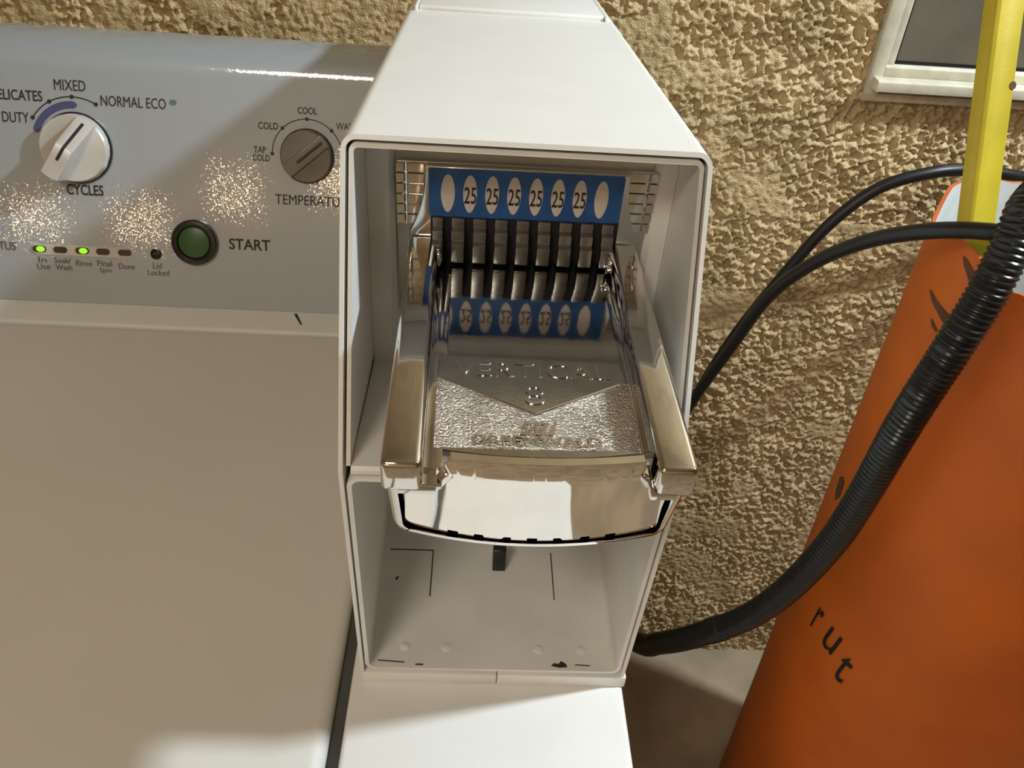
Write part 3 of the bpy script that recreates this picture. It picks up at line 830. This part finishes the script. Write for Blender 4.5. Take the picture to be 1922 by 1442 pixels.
for s, th, w, h, z in (('r', 189.0, 0.0140, 0.038, 0.595), ('u', 198.8, 0.0230, 0.037, 0.594), ('t', 207.3, 0.0155, 0.047, 0.577)):
    me = text_mesh(s, w, h, shear=0.22, bold=0.0); wrap(me, th, z, BR + 0.0016); me.name = 'lettering'
    o = link('lettering', me, 'ink', ob, smooth=0)
def scuff(pts):
    m = MB(); v = []
    for th, z in pts: v.append(((BR + 0.0010) * math.cos(R(th)), (BR + 0.0010) * math.sin(R(th)), z))
    obj('scuff', v, [tuple(range(len(v)))], 'smudge', ob, smooth=0, recalc=False)
scuff([(176.5, 1.0235), (177.5, 1.0245), (182.4, 1.022), (189.0, 1.020), (191.8, 1.0155), (191.3, 1.0070), (186.5, 1.0115), (180.4, 1.0170)])
scuff([(182.4, 1.0045), (183.4, 1.0045), (187.1, 1.0000), (186.9, 0.9975), (184.2, 0.9990)])
scuff([(184.8, 1.0730), (187.4, 1.0720), (192.2, 1.0650), (194.3, 1.0590), (193.5, 1.0530), (190.0, 1.0590), (186.4, 1.0670)])
scuff([(167.0, 0.7605), (169.8, 0.768), (172.2, 0.766), (173.0, 0.747), (170.4, 0.734), (168.2, 0.742)])

def make_pole():
    a = Vector((0.5277, 0.2650, -0.100)); b = Vector((0.5004, 0.4986, 0.4550))
    base = a; d = (b - a).normalized()
    o = empty('yellow_pole', a); tag(o, 'yellow painted metal pole standing in the orange container', 'pole')
    L = (b - a).length + 0.35
    # flattened channel section with one folded edge
    sec = [(-0.0205, -0.0035), (-0.0185, -0.0075), (-0.0150, -0.0090), (0.0120, -0.0090), (0.0140, -0.0080), (0.0205, 0.0020), (0.0205, 0.0070), (0.0180, 0.0090), (-0.0185, 0.0090), (-0.0205, 0.0070)]
    sec = [(p * 0.88, q * 0.88) for p, q in sec]
    m = MB(); m.prism(sec, 0.0, L); tubeo = m.build('tube', 'yellow_paint', o, smooth=20, bevel=0.0008)
    m = MB(); m.prism(circle(0.004, 0.0, 0.0035, 12), -0.0001, 0.0004); 
    mk = m.build('nick', 'smudge', tubeo, smooth=0); mk.rotation_euler = (R(90), 0, 0); mk.location = (0.006, -0.0081, 0.395)
    x = Vector((1, 0, 0)); x = (x - d * x.dot(d)).normalized(); y = d.cross(x)
    Mx = Matrix((x, y, d)).transposed()
    o.rotation_euler = (Mx @ Matrix.Rotation(R(14), 3, 'Z')).to_euler()
    return o
make_pole()

# ------------------------------------------------------------------ hoses
A = [(0.02, 0.597, -0.40), (0.10, 0.645, -0.50), (0.20, 0.668, -0.575), (0.28, 0.672, -0.565), (0.33, 0.672, -0.49), (0.3644, 0.67, -0.3826), (0.3901, 0.655, -0.2672), (0.4081, 0.64, -0.1801), (0.4276, 0.63, -0.1118), (0.4607, 0.62, -0.0268), (0.4921, 0.61, 0.0436), (0.5364, 0.61, 0.0904), (0.5932, 0.61, 0.1127), (0.649, 0.62, 0.1144), (0.7033, 0.63, 0.1067), (0.7613, 0.65, 0.0914), (0.86, 0.672, 0.05), (0.93, 0.696, 0.02)]
B = [(0.02, 0.597, -0.30), (0.10, 0.638, -0.42), (0.19, 0.645, -0.51), (0.265, 0.640, -0.51), (0.312, 0.635, -0.44), (0.3481, 0.62, -0.335), (0.3738, 0.6, -0.2197), (0.3896, 0.56, -0.1126), (0.3986, 0.51, -0.009), (0.4134, 0.46, 0.0608), (0.4305, 0.4, 0.118), (0.4504, 0.345, 0.1566), (0.4772, 0.315, 0.1734), (0.4994, 0.3, 0.1784), (0.5492, 0.31, 0.1760), (0.66, 0.38, 0.178), (0.80, 0.55, 0.165), (0.885, 0.670, 0.140), (0.895, 0.698, 0.134)]
Cc = [(0.0, 0.600, -0.72), (0.09, 0.640, -0.715), (0.20, 0.630, -0.690), (0.280, 0.560, -0.640), (0.3234, 0.44, -0.5517), (0.339, 0.4, -0.4974), (0.3629, 0.36, -0.4294), (0.405, 0.325, -0.3457), (0.4311, 0.305, -0.2676), (0.4456, 0.285, -0.1717), (0.4512, 0.275, -0.093), (0.4545, 0.265, 0.0089), (0.4641, 0.262, 0.0839), (0.4753, 0.265, 0.1397), (0.4856, 0.275, 0.1852), (0.4965, 0.29, 0.2083), (0.5343, 0.32, 0.2157), (0.600, 0.350, 0.190), (0.645, 0.360, 0.075), (0.650, 0.360, -0.08)]
h = tube('supply_hose', catmull(A, 0.008), lambda L: 0.0073, 'rubber'); tag(h, 'thin black rubber hose arching behind the yellow pole', 'hose', 'black supply hoses')
h = tube('supply_hose', catmull(B, 0.008), lambda L: 0.0073, 'rubber'); tag(h, 'thin black rubber hose crossing in front of the yellow pole', 'hose', 'black supply hoses')
pc = catmull(Cc, 0.0011)
def rc(L):
    w = min(1, max(0, (L - 0.70) / 0.10)); w2 = min(1, max(0, (L - 1.02) / 0.08))
    r = 0.0155
    if 0.675 < L < 0.700: r += 0.0008
    return r + (0.0003 * w + 0.0007 * w2) * math.sin(2 * math.pi * L / 0.0052)
h = tube('drain_hose', pc, rc, 'hose_plastic', n=20); tag(h, 'thick black corrugated drain hose running up over the orange container', 'hose')

# ------------------------------------------------------------------ lamps (out of frame, they light the place; the ceiling panel is an added fill)
def area_light(name, loc, target, size, power, color, parent=None):
    l = bpy.data.lights.new(name, 'AREA'); l.shape = 'DISK'; l.size = size; l.energy = power; l.color = color
    o = bpy.data.objects.new(name, l); col.objects.link(o); o.location = loc
    o.rotation_euler = (Vector(target) - Vector(loc)).to_track_quat('-Z', 'Y').to_euler()
    return o
fl = empty('flood_lamp', (KEY_LOC[0], KEY_LOC[1], CEIL)); tag(fl, 'white ceiling flood lamp to the right of the washing machine', 'lamp')
m = MB(); v, f = lathe([(0.055, 0.0), (0.055, -0.03), (0.012, -0.035), (0.012, -0.12)], 24); obj('stem', v, f, 'dark_metal', fl)
aim = (Vector((0.0, 0.25, 0.1)) - Vector(KEY_LOC)); q = aim.to_track_quat('-Z', 'Y')
v, f = lathe([(0.02, 0.085), (0.05, 0.07), (0.085, 0.02), (0.088, 0.010), (0.082, 0.010), (0.082, 0.012)], 32)
hd = obj('head', v, f, 'dark_metal', fl); hd.location = Vector(KEY_LOC) - Vector(fl.location); hd.rotation_euler = q.to_euler()
kl = area_light('key_light', Vector(KEY_LOC) + aim.normalized() * 0.002, (0.0, 0.25, 0.1), 0.11, KEY_POWER, (0.87, 1.0, 1.06))
kl.data.spread = R(180)

for i, (x, z) in enumerate(((-1.70, 0.70), (-1.29, 0.70), (-0.926, 0.845), (-0.507, 0.91))):
    wb = empty('wall_bulb', (x, -2.2, z)); tag(wb, 'round warm bulb lamp on the wall behind the viewer, %s' % ('lowest and farthest left', 'second from the left', 'third from the left', 'rightmost')[i], 'lamp', 'warm bulbs on the opposite wall')
    v, f = lathe([(0.05, 0.0), (0.05, 0.02), (0.03, 0.03), (0.020, 0.09)], 24); o = obj('socket', v, f, 'door_white', wb); o.rotation_euler = (R(-90), 0, 0)
    v, f = lathe([(0.020, 0.09), (0.030, 0.105), (0.040, 0.128), (0.040, 0.142), (0.030, 0.165), (0.014, 0.176), (0.0001, 0.178)], 24); o = obj('bulb', v, f, 'bulb_glass', wb); o.rotation_euler = (R(-90), 0, 0)
cl = empty('fill_panel', (-0.5, -1.2, CEIL)); tag(cl, 'warm square fill light panel added behind the viewer', 'lamp')  # added to lift the shaded fronts; no such panel is known here
box('frame', -0.32, 0.32, -0.32, 0.32, -0.03, 0.0, 'door_white', cl, bevel=0.004)
box('diffuser', -0.29, 0.29, -0.29, 0.29, -0.034, -0.028, 'fill_diffuser', cl)
area_light('fill_panel_light', (-0.5, -1.2, CEIL - 0.04), (-0.5, -1.2, FLOOR), 0.55, FILL_POWER, (1.0, 0.89, 0.74))
